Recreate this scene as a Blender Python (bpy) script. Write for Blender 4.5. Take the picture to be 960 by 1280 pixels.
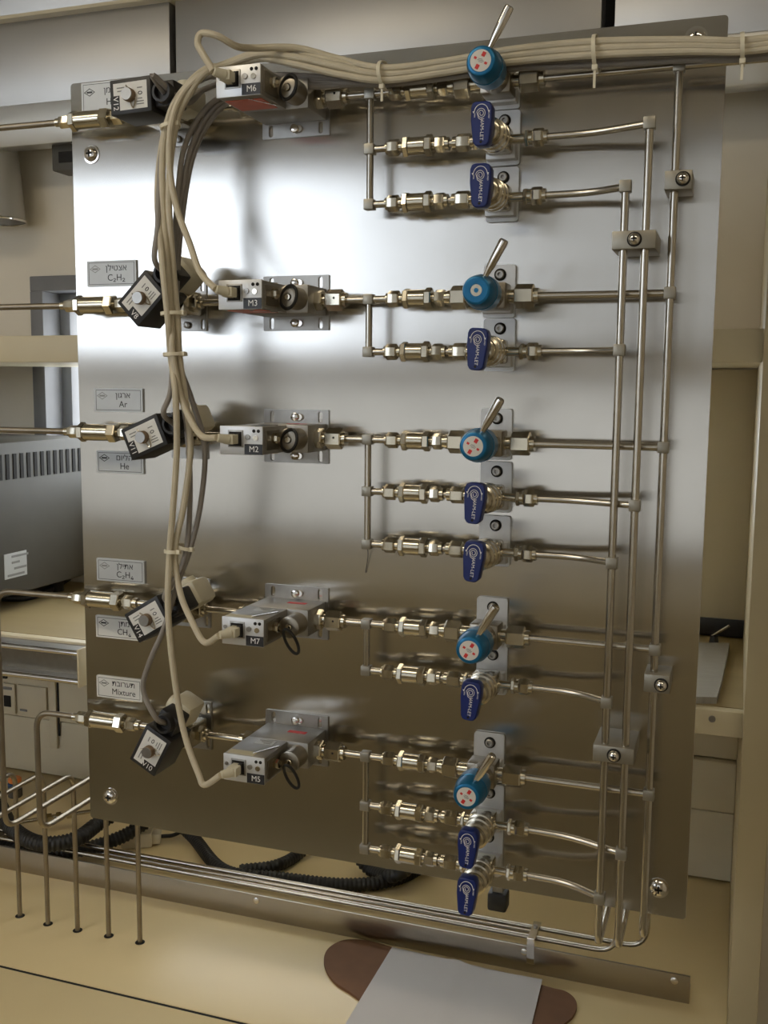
import bpy, bmesh, math, random
from mathutils import Vector, Matrix
random.seed(4)
PI = math.pi
for _o in list(bpy.data.objects):
    bpy.data.objects.remove(_o)
SC = bpy.context.scene
COL = SC.collection

# ------------------------------------------------------------------ camera
CAM = Vector((0.7483, -1.0358, 0.5403)); YAW, PITCH, ROLL, FPX = -0.33503, -0.12153, 0.00897, 1271.7
FW = Vector((math.sin(YAW) * math.cos(PITCH), math.cos(YAW) * math.cos(PITCH), math.sin(PITCH)))
_r = Vector((math.cos(YAW), -math.sin(YAW), 0)); _u = _r.cross(FW)
RT = _r * math.cos(ROLL) + _u * math.sin(ROLL); UP = -_r * math.sin(ROLL) + _u * math.cos(ROLL)
cd = bpy.data.cameras.new('camera'); cam = bpy.data.objects.new('camera', cd); COL.objects.link(cam)
cam.matrix_world = Matrix(((RT.x, UP.x, -FW.x, CAM.x), (RT.y, UP.y, -FW.y, CAM.y), (RT.z, UP.z, -FW.z, CAM.z), (0, 0, 0, 1)))
cd.sensor_fit = 'VERTICAL'; cd.sensor_height = 24.0; cd.lens = FPX / 1280 * 24.0; cd.clip_start = 0.02
SC.camera = cam
def ray(x, y): return FW * FPX + RT * (x - 480) - UP * (y - 640)
def atd(x, y, d):                       # pixel -> point at distance d in front of the panel face
    v = ray(x, y); return CAM + v * ((-d - CAM.y) / v.y)
def atY(x, y, Y): return atd(x, y, -Y)
def atZ(x, y, Z):
    v = ray(x, y); return CAM + v * ((Z - CAM.z) / v.z)

# ------------------------------------------------------------------ world, exposure
w = bpy.data.worlds.new('world'); SC.world = w; w.use_nodes = True
bg = w.node_tree.nodes['Background']; bg.inputs[0].default_value = (0.92, 0.96, 1.0, 1); bg.inputs[1].default_value = 5.6
SC.view_settings.view_transform = 'Standard'; SC.view_settings.look = 'None'
SC.view_settings.gamma = 1.0; SC.view_settings.use_curve_mapping = False; SC.view_settings.exposure = 0.34
SC.cycles.use_denoising = True
SC.cycles.max_bounces = 8

# ------------------------------------------------------------------ materials
MATS = {}
def mat(name, col, metal=0.0, rough=0.5, var=0.06, scale=40.0, bump=0.0, bscale=200.0, emit=0, spec=None, trans=0, coat=0, stretch=None):
    m = bpy.data.materials.new(name); m.use_nodes = True; nt = m.node_tree; n = nt.nodes; L = nt.links
    b = n['Principled BSDF']; b.inputs['Metallic'].default_value = metal; b.inputs['Roughness'].default_value = rough
    tc = n.new('ShaderNodeTexCoord'); src = tc.outputs['Object']
    if stretch:
        mp = n.new('ShaderNodeMapping'); mp.inputs['Scale'].default_value = stretch; L.new(src, mp.inputs[0]); src = mp.outputs[0]
    nz = n.new('ShaderNodeTexNoise'); nz.inputs['Scale'].default_value = scale; nz.inputs['Detail'].default_value = 5
    L.new(src, nz.inputs['Vector'])
    cr = n.new('ShaderNodeValToRGB'); cr.color_ramp.elements[0].position = 0.3; cr.color_ramp.elements[1].position = 0.7
    cr.color_ramp.elements[0].color = tuple(c * (1 - var) for c in col) + (1,)
    cr.color_ramp.elements[1].color = tuple(min(1, c * (1 + var)) for c in col) + (1,)
    L.new(nz.outputs[0], cr.inputs[0]); L.new(cr.outputs[0], b.inputs['Base Color'])
    if spec is not None: b.inputs['Specular IOR Level'].default_value = spec
    if trans: b.inputs['Transmission Weight'].default_value = trans
    if coat: b.inputs['Coat Weight'].default_value = coat
    if bump:
        n2 = n.new('ShaderNodeTexNoise'); n2.inputs['Scale'].default_value = bscale; L.new(src, n2.inputs['Vector'])
        bp = n.new('ShaderNodeBump'); bp.inputs['Strength'].default_value = bump; bp.inputs['Distance'].default_value = 0.001
        L.new(n2.outputs[0], bp.inputs['Height']); L.new(bp.outputs[0], b.inputs['Normal'])
    if emit:
        b.inputs['Emission Color'].default_value = tuple(col) + (1,); b.inputs['Emission Strength'].default_value = emit
    MATS[name] = m; return m

def brushed(name, col, rough, aniso, rot, sx, sz):
    m = mat(name, col, 1.0, rough, 0.05, 9.0); nt = m.node_tree; n = nt.nodes; L = nt.links; b = n['Principled BSDF']
    b.inputs['Anisotropic'].default_value = aniso; b.inputs['Anisotropic Rotation'].default_value = rot
    tg = n.new('ShaderNodeTangent'); tg.direction_type = 'UV_MAP'; tg.uv_map = 'UVMap'; L.new(tg.outputs[0], b.inputs['Tangent'])
    tc = n.new('ShaderNodeTexCoord'); mp = n.new('ShaderNodeMapping'); mp.inputs['Scale'].default_value = (sx, 1, sz)
    L.new(tc.outputs['Object'], mp.inputs[0])
    nz = n.new('ShaderNodeTexNoise'); nz.inputs['Scale'].default_value = 1.0; nz.inputs['Detail'].default_value = 6; L.new(mp.outputs[0], nz.inputs['Vector'])
    # grain in the gloss, and hand smudges with a shape of their own
    sm = n.new('ShaderNodeTexNoise'); sm.inputs['Scale'].default_value = 14; sm.inputs['Detail'].default_value = 4; L.new(tc.outputs['Object'], sm.inputs['Vector'])
    mx = n.new('ShaderNodeMath'); mx.operation = 'ADD'; L.new(nz.outputs[0], mx.inputs[0]); L.new(sm.outputs[0], mx.inputs[1])
    mr = n.new('ShaderNodeMapRange'); mr.inputs['From Min'].default_value = 0.6; mr.inputs['From Max'].default_value = 1.4
    mr.inputs['To Min'].default_value = rough * 0.93; mr.inputs['To Max'].default_value = rough * 1.08
    L.new(mx.outputs[0], mr.inputs[0]); L.new(mr.outputs[0], b.inputs['Roughness'])
    bp = n.new('ShaderNodeBump'); bp.inputs['Strength'].default_value = 0.004; bp.inputs['Distance'].default_value = 0.001
    L.new(nz.outputs[0], bp.inputs['Height']); L.new(bp.outputs[0], b.inputs['Normal'])
    return m

brushed('panel_steel', (0.575, 0.56, 0.53), 0.19, 0.95, 0.0, 500, 4)
brushed('rail_steel', (0.42, 0.385, 0.33), 0.3, 0.4, 0.0, 4, 400)
mat('hood_steel', (0.46, 0.45, 0.43), 0.85, 0.4, 0.08, 3)
mat('hood_lip_steel', (0.68, 0.68, 0.66), 0.9, 0.3, 0.05, 5)
mat('tube_steel', (0.55, 0.52, 0.46), 1, 0.22, 0.05, 60)
mat('inlet_steel', (0.32, 0.28, 0.22), 1, 0.42, 0.1, 40)
mat('nickel', (0.60, 0.56, 0.46), 1, 0.2, 0.06, 80)
mat('nickel_dull', (0.34, 0.31, 0.26), 1, 0.32, 0.06, 80)
mat('chrome', (0.75, 0.73, 0.7), 1, 0.1, 0.03, 60)
mat('satin_steel', (0.38, 0.37, 0.35), 1, 0.38, 0.05, 120)
mat('clamp_alu', (0.36, 0.34, 0.29), 0.8, 0.4, 0.04, 120)
mat('bracket_alu', (0.62, 0.63, 0.64), 0.55, 0.42, 0.04, 120)
mat('black_plastic', (0.018, 0.018, 0.02), 0, 0.45, 0.15, 80)
mat('black_rubber', (0.012, 0.012, 0.012), 0, 0.5, 0.2, 60)
mat('dark_hole', (0.01, 0.009, 0.008), 0, 0.8, 0.1, 50)
mat('label_white', (0.78, 0.78, 0.76), 0, 0.5, 0.03, 60)
mat('label_silver', (0.55, 0.57, 0.58), 0.3, 0.45, 0.03, 60)
mat('label_black', (0.02, 0.02, 0.025), 0, 0.4, 0.1, 60)
mat('ink', (0.03, 0.03, 0.035), 0, 0.6, 0.1, 60)
mat('ink_grey', (0.25, 0.25, 0.25), 0, 0.6, 0.1, 60)
mat('ink_white', (0.85, 0.85, 0.85), 0, 0.5, 0.02, 60)
mat('cream_cable', (0.60, 0.54, 0.41), 0, 0.45, 0.06, 60)
mat('grey_cable', (0.27, 0.25, 0.23), 0, 0.45, 0.06, 60)
mat('cream_plug', (0.66, 0.62, 0.48), 0, 0.4, 0.05, 60)
mat('tie_nylon', (0.78, 0.73, 0.58), 0, 0.4, 0.05, 60)
mat('handle_blue', (0.006, 0.020, 0.15), 0, 0.35, 0.08, 60)
mat('knob_blue', (0.01, 0.15, 0.33), 0.45, 0.3, 0.08, 40)
mat('sticker_white', (0.72, 0.70, 0.66), 0, 0.4, 0.03, 60)
mat('sticker_red', (0.62, 0.03, 0.03), 0, 0.45, 0.05, 60)
mat('label_red', (0.65, 0.13, 0.07), 0, 0.4, 0.08, 60)
mat('mfc_steel', (0.44, 0.43, 0.41), 1, 0.45, 0.05, 100)
mat('mfc_front', (0.70, 0.71, 0.72), 0.55, 0.4, 0.03, 100)
mat('mfc_yellow', (0.62, 0.58, 0.42), 0, 0.5, 0.03, 100)
mat('bronze', (0.24, 0.17, 0.11), .5, 0.6, 0.1, 50)
mat('cream_paint', (0.66, 0.58, 0.40), 0, 0.38, 0.03, 6)
mat('bench_laminate', (0.74, 0.60, 0.34), 0, 0.3, 0.03, 5)
mat('shelf_laminate', (0.36, 0.28, 0.14), 0, 0.5, 0.06, 4, stretch=(1, 6, 6))
mat('wall_paint', (0.76, 0.70, 0.59), 0, 0.8, 0.03, 3, bump=0.1, bscale=120)
mat('ceiling_paint', (0.5, 0.48, 0.43), 0, 0.8, 0.03, 3)
mat('post_paint', (0.50, 0.42, 0.26), 0, 0.45, 0.05, 6)
mat('trunk_plastic', (0.70, 0.63, 0.47), 0, 0.45, 0.03, 10)
mat('floor_tile', (0.42, 0.38, 0.28), 0, 0.4, 0.15, 5)
mat('dark_wood', (0.46, 0.39, 0.25), 0, 0.5, 0.2, 3, stretch=(1, 8, 8))
mat('window_frame', (0.19, 0.19, 0.20), 0.0, 0.5, 0.05, 20)
mat('box_grey', (0.075, 0.07, 0.06), 0.0, 0.6, 0.05, 20)
mat('cardboard', (0.17, 0.08, 0.038), 0, 0.75, 0.1, 30, bump=0.2, bscale=80)
mat('paper', (0.56, 0.54, 0.54), 0, 0.7, 0.02, 12)
mat('slab_grey', (0.33, 0.31, 0.27), 0, 0.8, 0.08, 60, stretch=(1, 12, 1))
mat('fill_glow', (1.0, 0.86, 0.64), 0, 0.5, 0.0, 5, emit=1.5)  # glow of the added fill lamps
mat('orange', (0.8, 0.25, 0.06), 0, 0.5, 0.05, 20)
mat('cap_blue', (0.03, 0.08, 0.2), 0, 0.4, 0.05, 20)
def panemat(name, front, col, w, tl=.75):
    m = bpy.data.materials.new(name); m.use_nodes = True; nt = m.node_tree; n = nt.nodes; L = nt.links; n.remove(n['Principled BSDF'])
    t = n.new('ShaderNodeBsdfTransparent'); t.inputs[0].default_value = tuple(col) + (1,)
    g = n.new('ShaderNodeBsdfGlossy' if front == 'gloss' else 'ShaderNodeBsdfTranslucent')
    if front == 'gloss': g.inputs['Roughness'].default_value = 0.02
    else: g.inputs[0].default_value = (tl, tl * .98, tl * .94, 1)
    nz = n.new('ShaderNodeTexNoise'); nz.inputs['Scale'].default_value = 6; mr = n.new('ShaderNodeMapRange')
    mr.inputs['To Min'].default_value = w * .9; mr.inputs['To Max'].default_value = w * 1.1; L.new(nz.outputs[0], mr.inputs[0])
    mx = n.new('ShaderNodeMixShader'); L.new(mr.outputs[0], mx.inputs[0]); L.new(t.outputs[0], mx.inputs[1]); L.new(g.outputs[0], mx.inputs[2])
    L.new(mx.outputs[0], n['Material Output'].inputs[0]); MATS[name] = m
mat('cone_glass', (.45, .43, .4), .3, .25, .05, 8)
panemat('dimmed_glass', 'gloss', (.76, .78, .81), .05); panemat('clear_glass', 'gloss', (.97, .98, .98), .06); panemat('frosted_glass', 'frost', (.25, .25, .25), .85, .37); panemat('blind_glass', 'frost', (.1, .1, .1), .9, .30)

# ------------------------------------------------------------------ mesh tools
def frame(axis):
    a = axis.normalized(); t = Vector((0, 0, 1)) if abs(a.z) < 0.9 else Vector((1, 0, 0))
    x = a.cross(t).normalized(); return x, x.cross(a).normalized() * 1.0
class MB:
    def __init__(s): s.v = []; s.f = []
    def add(s, vs, fs):
        o = len(s.v); s.v += [tuple(v) for v in vs]; s.f += [tuple(i + o for i in q) for q in fs]; return s
    def lathe(s, p, axis, prof, n=20, rot=0.0, caps=True):
        p = Vector(p); a = Vector(axis).normalized(); x, y = frame(a); vs = []
        for (t, r) in prof:
            for k in range(n):
                an = rot + 2 * PI * k / n; vs.append(p + a * t + (x * math.cos(an) + y * math.sin(an)) * r)
        fs = []
        for i in range(len(prof) - 1):
            for k in range(n):
                k2 = (k + 1) % n; fs.append((i * n + k, i * n + k2, (i + 1) * n + k2, (i + 1) * n + k))
        if caps:
            fs.append(tuple(range(n))[::-1]); fs.append(tuple((len(prof) - 1) * n + k for k in range(n)))
        return s.add(vs, fs)
    def cyl(s, p0, p1, r0, r1=None, n=18, ch=0.0):
        p0 = Vector(p0); p1 = Vector(p1); L = (p1 - p0).length; r1 = r0 if r1 is None else r1
        pr = [(0, r0), (L, r1)] if not ch else [(0, r0 - ch), (ch, r0), (L - ch, r1), (L, r1 - ch)]
        return s.lathe(p0, p1 - p0, pr, n)
    def hexn(s, p0, p1, af, rot=0.0):
        p0 = Vector(p0); p1 = Vector(p1); L = (p1 - p0).length; r = af / math.sqrt(3); c = min(0.0012, L * .2)
        return s.lathe(p0, p1 - p0, [(0, r * .9), (c, r), (L - c, r), (L, r * .9)], 6, rot + PI / 6)
    def box(s, c, d, b=0.0, M=None):
        bm = bmesh.new(); bmesh.ops.create_cube(bm, size=1)
        for v in bm.verts: v.co = Vector((v.co.x * d[0], v.co.y * d[1], v.co.z * d[2]))
        if b: bmesh.ops.bevel(bm, geom=list(bm.edges), offset=b, segments=2, affect='EDGES', profile=0.5)
        c = Vector(c); bm.verts.index_update()
        vs = [(M @ v.co if M else v.co) + c for v in bm.verts]; fs = [[v.index for v in f.verts] for f in bm.faces]; bm.free()
        return s.add(vs, fs)
    def tube(s, pts, r, n=12, closed=False, rf=None):
        pts = [Vector(p) for p in pts]; N = len(pts); vs = []; x = None
        for i in range(N):
            if closed: t = pts[(i + 1) % N] - pts[i - 1]
            else: t = pts[min(i + 1, N - 1)] - pts[max(i - 1, 0)]
            t.normalize()
            if x is None: x, y = frame(t)
            else:
                x = (x - t * x.dot(t)).normalized(); y = x.cross(t)
            rr = rf(i) if rf else r
            for k in range(n): vs.append(pts[i] + (x * math.cos(2 * PI * k / n) + y * math.sin(2 * PI * k / n)) * rr)
        fs = []
        for i in range(N if closed else N - 1):
            j = (i + 1) % N
            for k in range(n):
                k2 = (k + 1) % n; fs.append((i * n + k, i * n + k2, j * n + k2, j * n + k))
        if not closed: fs += [tuple(range(n))[::-1], tuple((N - 1) * n + k for k in range(n))]
        return s.add(vs, fs)
    def mesh(s, name, m, smooth=True, ang=35):
        me = bpy.data.meshes.new(name); me.from_pydata(s.v, [], s.f)
        bm = bmesh.new(); bm.from_mesh(me); bmesh.ops.recalc_face_normals(bm, faces=bm.faces); bm.to_mesh(me); bm.free()
        if smooth:
            me.shade_smooth(); me.set_sharp_from_angle(angle=math.radians(ang))
        me.materials.append(MATS[m]); return me
    def build(s, name, m, parent=None, loc=None, **k):
        return link(name, s.mesh(name, m, **k), parent, loc)
def link(name, me, parent=None, loc=None):
    o = bpy.data.objects.new(name, me); COL.objects.link(o)
    if parent: o.parent = parent
    if loc is not None: o.location = loc
    return o
def recentre(o):
    me = o.data; vs = [v.co.copy() for v in me.vertices]
    c = Vector((sum(v.x for v in vs) / len(vs), sum(v.y for v in vs) / len(vs), min(v.z for v in vs)))
    me.transform(Matrix.Translation(-c)); o.location = c; return o
def tag(o, label, cat, group=None, kind=None):
    if label: o['label'] = label
    if cat: o['category'] = cat
    if group: o['group'] = group
    if kind: o['kind'] = kind
    return o
def solid(name, mb, m, label, cat, group=None, kind=None, **k):
    return tag(recentre(mb.build(name, m, **k)), label, cat, group, kind)
def struct(name, mb, m, parent=None, **k):
    o = mb.build(name, m, parent, **k)
    if not parent: o['kind'] = 'structure'
    return o
def thing(name, label, cat, loc, group=None):
    o = bpy.data.objects.new(name, None); COL.objects.link(o); o.location = loc; o.empty_display_size = 0.02
    return tag(o, label, cat, group)
def copy_tree(o, parent=None):
    c = o.copy(); COL.objects.link(c); c.parent = parent
    for ch in list(o.children): copy_tree(ch, c)
    return c
def fillet(pts, r, n=7):
    pts = [Vector(p) for p in pts]; out = [pts[0]]
    for i in range(1, len(pts) - 1):
        a = (pts[i - 1] - pts[i]); b = (pts[i + 1] - pts[i]); rr = min(r, a.length * .48, b.length * .48)
        a.normalize(); b.normalize(); p0 = pts[i] + a * rr; p1 = pts[i] + b * rr
        for k in range(n + 1):
            t = k / n; out.append(p0 * (1 - t) ** 2 + pts[i] * 2 * t * (1 - t) + p1 * t * t)
    return out + [pts[-1]]
def spline(pts, seg=7):
    pts = [Vector(p) for p in pts]; P = [pts[0] * 2 - pts[1]] + pts + [pts[-1] * 2 - pts[-2]]; out = []
    for i in range(1, len(P) - 2):
        a, b, c, d = P[i - 1], P[i], P[i + 1], P[i + 2]
        for k in range(seg):
            t = k / seg
            out.append(0.5 * ((2 * b) + (c - a) * t + (2 * a - 5 * b + 4 * c - d) * t * t + (3 * b - a - 3 * c + d) * t ** 3))
    return out + [pts[-1]]
FACE = Matrix.Rotation(PI / 2, 4, 'X')      # drawn in XY, seen from -Y
def curve_mesh(cu, name, m, M):
    o = bpy.data.objects.new('temp', cu); COL.objects.link(o)
    dg = bpy.context.evaluated_depsgraph_get(); me = bpy.data.meshes.new_from_object(o.evaluated_get(dg))
    bpy.data.objects.remove(o); bpy.data.curves.remove(cu)
    me.name = name; me.transform(M); me.materials.clear(); me.materials.append(MATS[m]); return me
def shape(outlines, th, name, m, bevel=0.0, M=None):      # flat outline(s) with holes, back at z=0 .. th, turned to face -Y
    cu = bpy.data.curves.new(name, 'CURVE'); cu.dimensions = '2D'; cu.fill_mode = 'BOTH'; cu.extrude = th / 2 - bevel; cu.bevel_depth = bevel; cu.bevel_resolution = 1
    if bevel: cu.offset = -bevel
    for pts in outlines:
        sp = cu.splines.new('POLY'); sp.points.add(len(pts) - 1); sp.use_cyclic_u = True
        for q, p in zip(sp.points, pts): q.co = (p[0], p[1], 0, 1)
    return curve_mesh(cu, name, m, (M or Matrix()) @ FACE @ Matrix.Translation((0, 0, th / 2)))
def text(s, size, name, m, pos, rot=0.0, spacing=1.0, wid=1.0, align='CENTER'):
    cu = bpy.data.curves.new(name, 'FONT'); cu.body = s; cu.size = size; cu.align_x = align; cu.align_y = 'CENTER'; cu.extrude = 0.00008; cu.space_character = spacing; cu.resolution_u = 4
    return curve_mesh(cu, name, m, Matrix.Translation(pos) @ FACE @ Matrix.Rotation(rot, 4, 'Z') @ Matrix.Diagonal((wid, 1, 1, 1)))
def rrect(w, h, r, cx=0, cy=0, n=4):
    out = []
    for sx, sy, a0 in ((1, 1, 0), (-1, 1, PI / 2), (-1, -1, PI), (1, -1, 1.5 * PI)):
        for k in range(n + 1):
            a = a0 + PI / 2 * k / n; out.append((cx + sx * (w / 2 - r) + r * math.cos(a), cy + sy * (h / 2 - r) + r * math.sin(a)))
    return out
def circ(r, cx=0, cy=0, n=20): return [(cx + r * math.cos(2 * PI * k / n), cy + r * math.sin(2 * PI * k / n)) for k in range(n)]
def uvs(me):
    uv = me.uv_layers.new(name='UVMap')
    for lp in me.loops: co = me.vertices[lp.vertex_index].co; uv.data[lp.index].uv = (co.x, co.z + co.y)
V = Vector

# ================================================================== SETTING
ZB, ZF, ZC, YW = -0.279, -1.13, 1.75, 0.72     # bench top, floor, ceiling, wall behind the panel
XL, XR, YF = -2.7, 2.3, -2.9
struct('floor', MB().box(((XL + XR) / 2, (YF + YW) / 2, ZF - .05), (XR - XL + .4, YW - YF + .4, .1)), 'floor_tile')
struct('ceiling', MB().box(((XL + XR) / 2, (YF + YW) / 2, ZC + .05), (XR - XL + .4, YW - YF + .4, .1)), 'ceiling_paint')
def wall_open(name, y0, y1, holes, m):
    mb = MB(); xs = sorted({XL, XR} | {h[0] for h in holes} | {h[1] for h in holes}); zs = sorted({ZF, ZC} | {h[2] for h in holes} | {h[3] for h in holes})
    for i in range(len(xs) - 1):
        for j in range(len(zs) - 1):
            cx, cz = (xs[i] + xs[i + 1]) / 2, (zs[j] + zs[j + 1]) / 2
            if any(h[0] < cx < h[1] and h[2] < cz < h[3] for h in holes): continue
            mb.box((cx, (y0 + y1) / 2, cz), (xs[i + 1] - xs[i], y1 - y0, zs[j + 1] - zs[j]))
    return struct(name, mb, m)
WB = (-0.62, 0.58, 0.30, 0.757)                 # window beside the rack, partly hidden by the panel
wall_open('wall_back', YW, YW + .15, [WB], 'wall_paint')
WF = (-2.62, -0.75, 0.672, 1.46); WF2 = (-2.62, 1.2, -0.10, 0.595); WF3 = (-0.75, 1.2, 0.672, 1.46)
wall_open('wall_front', YF - .15, YF, [WF, WF2, WF3], 'wall_paint')
struct('wall_left', MB().box((XL - .05, (YF + YW) / 2, (ZF + ZC) / 2), (.1, YW - YF + .3, ZC - ZF)), 'wall_paint')
struct('wall_right', MB().box((XR + .05, (YF + YW) / 2, (ZF + ZC) / 2), (.1, YW - YF + .3, ZC - ZF)), 'wall_paint')
def window(name, W, y, depth, m_glass, t=.028, bars=()):
    x0, x1, z0, z1 = W; mb = MB(); s = t / 2
    for a in ((x0 + s, x0 + s), (x1 - s, x1 - s)): mb.box((a[0], y, (z0 + z1) / 2), (t, depth, z1 - z0 - 2 * t), .001)
    for z in (z0 + s, z1 - s): mb.box(((x0 + x1) / 2, y, z), (x1 - x0, depth, t), .002)
    for x in bars: mb.box((x, y, (z0 + z1) / 2), (t, depth, z1 - z0), .002)
    o = struct(name, mb, 'window_frame')
    p = MB().box(((x0 + x1) / 2, y, (z0 + z1) / 2), (x1 - x0 - t, .004, z1 - z0 - t)).build('pane', m_glass, o)
    return o
w1 = window('window_1', WB, YW + .03, .09, 'clear_glass', .030)
sash = MB()
x0, x1, z0, z1 = WB[0] + .030, WB[1] - .03, WB[2] + .03, WB[3] - .03
for x in (x0 + .012, x1 - .012): sash.box((x, YW + .06, (z0 + z1) / 2), (.024, .04, z1 - z0 - .048), .001)
for z in (z0 + .012, z1 - .012): sash.box(((x0 + x1) / 2, YW + .06, z), (x1 - x0, .04, .024), .002)
sash.build('sash', 'window_frame', w1)
window('window_2', WF, YF - .06, .08, 'dimmed_glass', .02)  # tint added to weaken this window's reflection in the steel
window('window_3', WF2, YF - .06, .08, 'frosted_glass', .03)
window('window_4', WF3, YF - .06, .08, 'blind_glass', .02)

# ================================================================== ADDED WARM FILL LAMPS, OUT OF VIEW
def fill_lamp(x, y, rz, power, label):  # unseen lamp added to warm and brighten the bench and wall
    t = thing('fill_lamp', label, 'lamp', (x, y, ZC), 'added fill lamps'); t.rotation_euler.z = rz
    MB().box((0, 0, -.03), (1.25, .2, .06), .004).build('housing', 'ceiling_paint', t)
    MB().box((0, 0, -.066), (1.2, .16, .014), .003).build('diffuser', 'fill_glow', t)
    ld = bpy.data.lights.new('fill_light', 'AREA'); ld.shape = 'RECTANGLE'; ld.size = 1.2; ld.size_y = .16; ld.energy = power; ld.color = (1, .86, .64)
    lo = bpy.data.objects.new('fill_light', ld); COL.objects.link(lo); lo.parent = t; lo.location = (0, 0, -.08)
fill_lamp(-0.5, -1.2, 0.0, 8, 'added warm fill lamp on the ceiling, nearer the steel panel')
fill_lamp(1.3, -1.3, 0.0, 3, 'added warm fill lamp on the ceiling, farther from the window with dimmed glass')

# ================================================================== BENCH, SHELVES, HOOD
solid('bench_cabinet', MB().box((-.43, .2, (ZF + ZB - .03) / 2), (2.3, .95, ZB - .03 - ZF), .004), 'cream_paint', 'cream cabinet base carrying the worktop', 'cabinet')
solid('worktop', MB().box((-.364, (.069 + YW) / 2, ZB - .015), (2.268, YW - .069, .03), .0015), 'bench_laminate', 'cream worktop under the steel panel with five tubes entering it', 'worktop')
solid('bench_front_board', MB().box((-.364, -.1425, ZB - .0145), (2.268, .412, .03), .0015), 'bench_laminate', 'cream front board of the worktop, in front of the dark seam', 'worktop')
solid('worktop_seam', MB().box((-.364, .0662, ZB - .012), (2.266, .0062, .0215)), 'dark_hole', 'dark seam between the worktop and its front board', 'seam')
# rack: side panel, two shelves
solid('rack_side_panel', MB().box((.788, (.275 + YW) / 2, (.98 + ZF) / 2), (.036, YW - .275, .98 - ZF), .002), 'post_paint', 'tall cream side panel of the shelving, right of the steel panel', 'rack')
sx0, sx1 = -1.3, .770
t = thing('wall_shelf', 'upper cream shelf passing behind the steel panel', 'shelf', (0, .3, .575), 'rack shelves')
MB().box(((sx0 + sx1) / 2, .009, .0205), (sx1 - sx0, .018, .041), .001).build('front_edge', 'cream_paint', t)
MB().box(((sx0 + sx1) / 2, .219, .0135), (sx1 - sx0, .402, .024)).build('board', 'cream_paint', t)
for u0, u1, lab in ((-1.3, -.205, 'lower tan shelf carrying the grey instrument'), (.60, sx1, 'lower tan shelf carrying the rough grey slab')):
    t = thing('wall_shelf', lab, 'shelf', ((u0 + u1) / 2, .3, .100), 'rack shelves')
    MB().box((0, .009, .0165), (u1 - u0, .018, .033), .001).build('front_edge', 'cream_paint', t)
    MB().box((0, .219, .0205), (u1 - u0, .402, .026)).build('board', 'shelf_laminate', t)
p_ = atY(890, 900, .295)
p_.x -= (u0 + u1) / 2
MB().cyl((p_.x, -.0015, p_.z - .1), (p_.x, .002, p_.z - .1), .0045, n=12).build('screw', 'satin_steel', t)
solid('rack_back_board', MB().box((.675, YW - .004, .3565), (.19, .007, .436), .001), 'cream_paint', 'cream back board between the two shelves right of the window', 'board')
# hood over the back
t = thing('fume_hood', 'grey sheet-metal hood above the shelves', 'hood', (0, .6, .985))
hz = 1.2066 - .985
for a, b in ((-1.6, -.226), (-.214, .52), (.54, 1.4)):
    MB().box(((a + b) / 2, .03, .07 + (hz - .07) / 2), (b - a, .06, hz - .07), .001).build('front_sheet', 'hood_steel', t)
    MB().box(((a + b) / 2, .045, hz + .14), (b - a, .06, .28), .001).build('upper_sheet', 'hood_steel', t)
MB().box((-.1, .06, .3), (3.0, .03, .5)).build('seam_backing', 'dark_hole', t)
MB().box((-.1, .018, .035), (3.0, .065, .072), .002, Matrix.Rotation(.12, 3, 'X')).build('lip', 'hood_lip_steel', t)
MB().box((-.1, .005, hz), (3.0, .05, .006)).build('drip_edge', 'cream_paint', t)
MB().box((-.1, .09, .5), (3.0, .03, .8)).build('back_sheet', 'hood_steel', t)
# duct mouth and small box under the hood
c = atY(-22, 270, .62)
t = thing('exhaust_nozzle', 'round clear-rimmed exhaust nozzle hanging below the hood', 'nozzle', (c.x, .65, c.z - .02))
MB().lathe((0, 0, .16), (0, 0, -1), [(0, .05), (.05, .055), (.145, .062)], 28, caps=False).build('cone', 'cone_glass', t)
MB().tube([(.0625 * math.cos(a * PI / 14), .0625 * math.sin(a * PI / 14), .015) for a in range(28)], .0022, 8, True).build('rim', 'chrome', t)
MB().cyl((0, 0, .15), (0, 0, .185), .05, n=24).build('neck', 'satin_steel', t)
c = atY(82, 197, .62)
t = thing('hood_switch_box', 'small dark-grey box fixed under the hood lip', 'switch box', (c.x, .64, c.z - .02))
MB().box((0.01, 0, .02), (.075, .05, .048), .003).build('case', 'box_grey', t)
MB().box((0.014, -.0255, .02), (.05, .003, .02), .001).build('display', 'dark_hole', t)
# trunking on the wall
t = thing('cable_trunking', 'cream cable trunking along the wall above the bench', 'trunking', (0, .70, ZB + .001))
MB().box((-.29, .0, .06), (2.12, .03, .118), .002).build('base', 'trunk_plastic', t)
MB().box((-.29, -.002, .164), (2.12, .032, .086), .002).build('cover', 'trunk_plastic', t)
MB().box((-.29, .005, .235), (2.12, .02, .052), .002).build('upper_cover', 'trunk_plastic', t)
for px in (66,):
    c = atY(px, 870, .68); MB().box((c.x, -.02, .15), (.018, .006, .175), .001).build('joint_clip', 'trunk_plastic', t)
    MB().box((c.x + .012, -.0185, .16), (.004, .002, .14)).build('gap', 'dark_hole', t)
def wallbox(px0, py0, px1, py1, name, m, dy, parent, grow=.006):
    a = atY(px0, py0, .68); b = atY(px1, py1, .68)
    return MB().box(((a.x + b.x) / 2, -.02 + dy, (a.z + b.z) / 2 - ZB - .001), (abs(b.x - a.x), grow, abs(a.z - b.z)), .001).build(name, m, parent)
so = thing('data_socket', 'cream data socket with a dark port on the trunking', 'socket', (0, .70, ZB + .001))
wallbox(3, 853, 21, 892, 'frame', 'trunk_plastic', -.002, so); wallbox(7, 868, 16, 883, 'port', 'dark_hole', -.005, so, .004); wallbox(6, 857, 17, 862, 'label_strip', 'ink_grey', -.005, so, .003)
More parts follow.
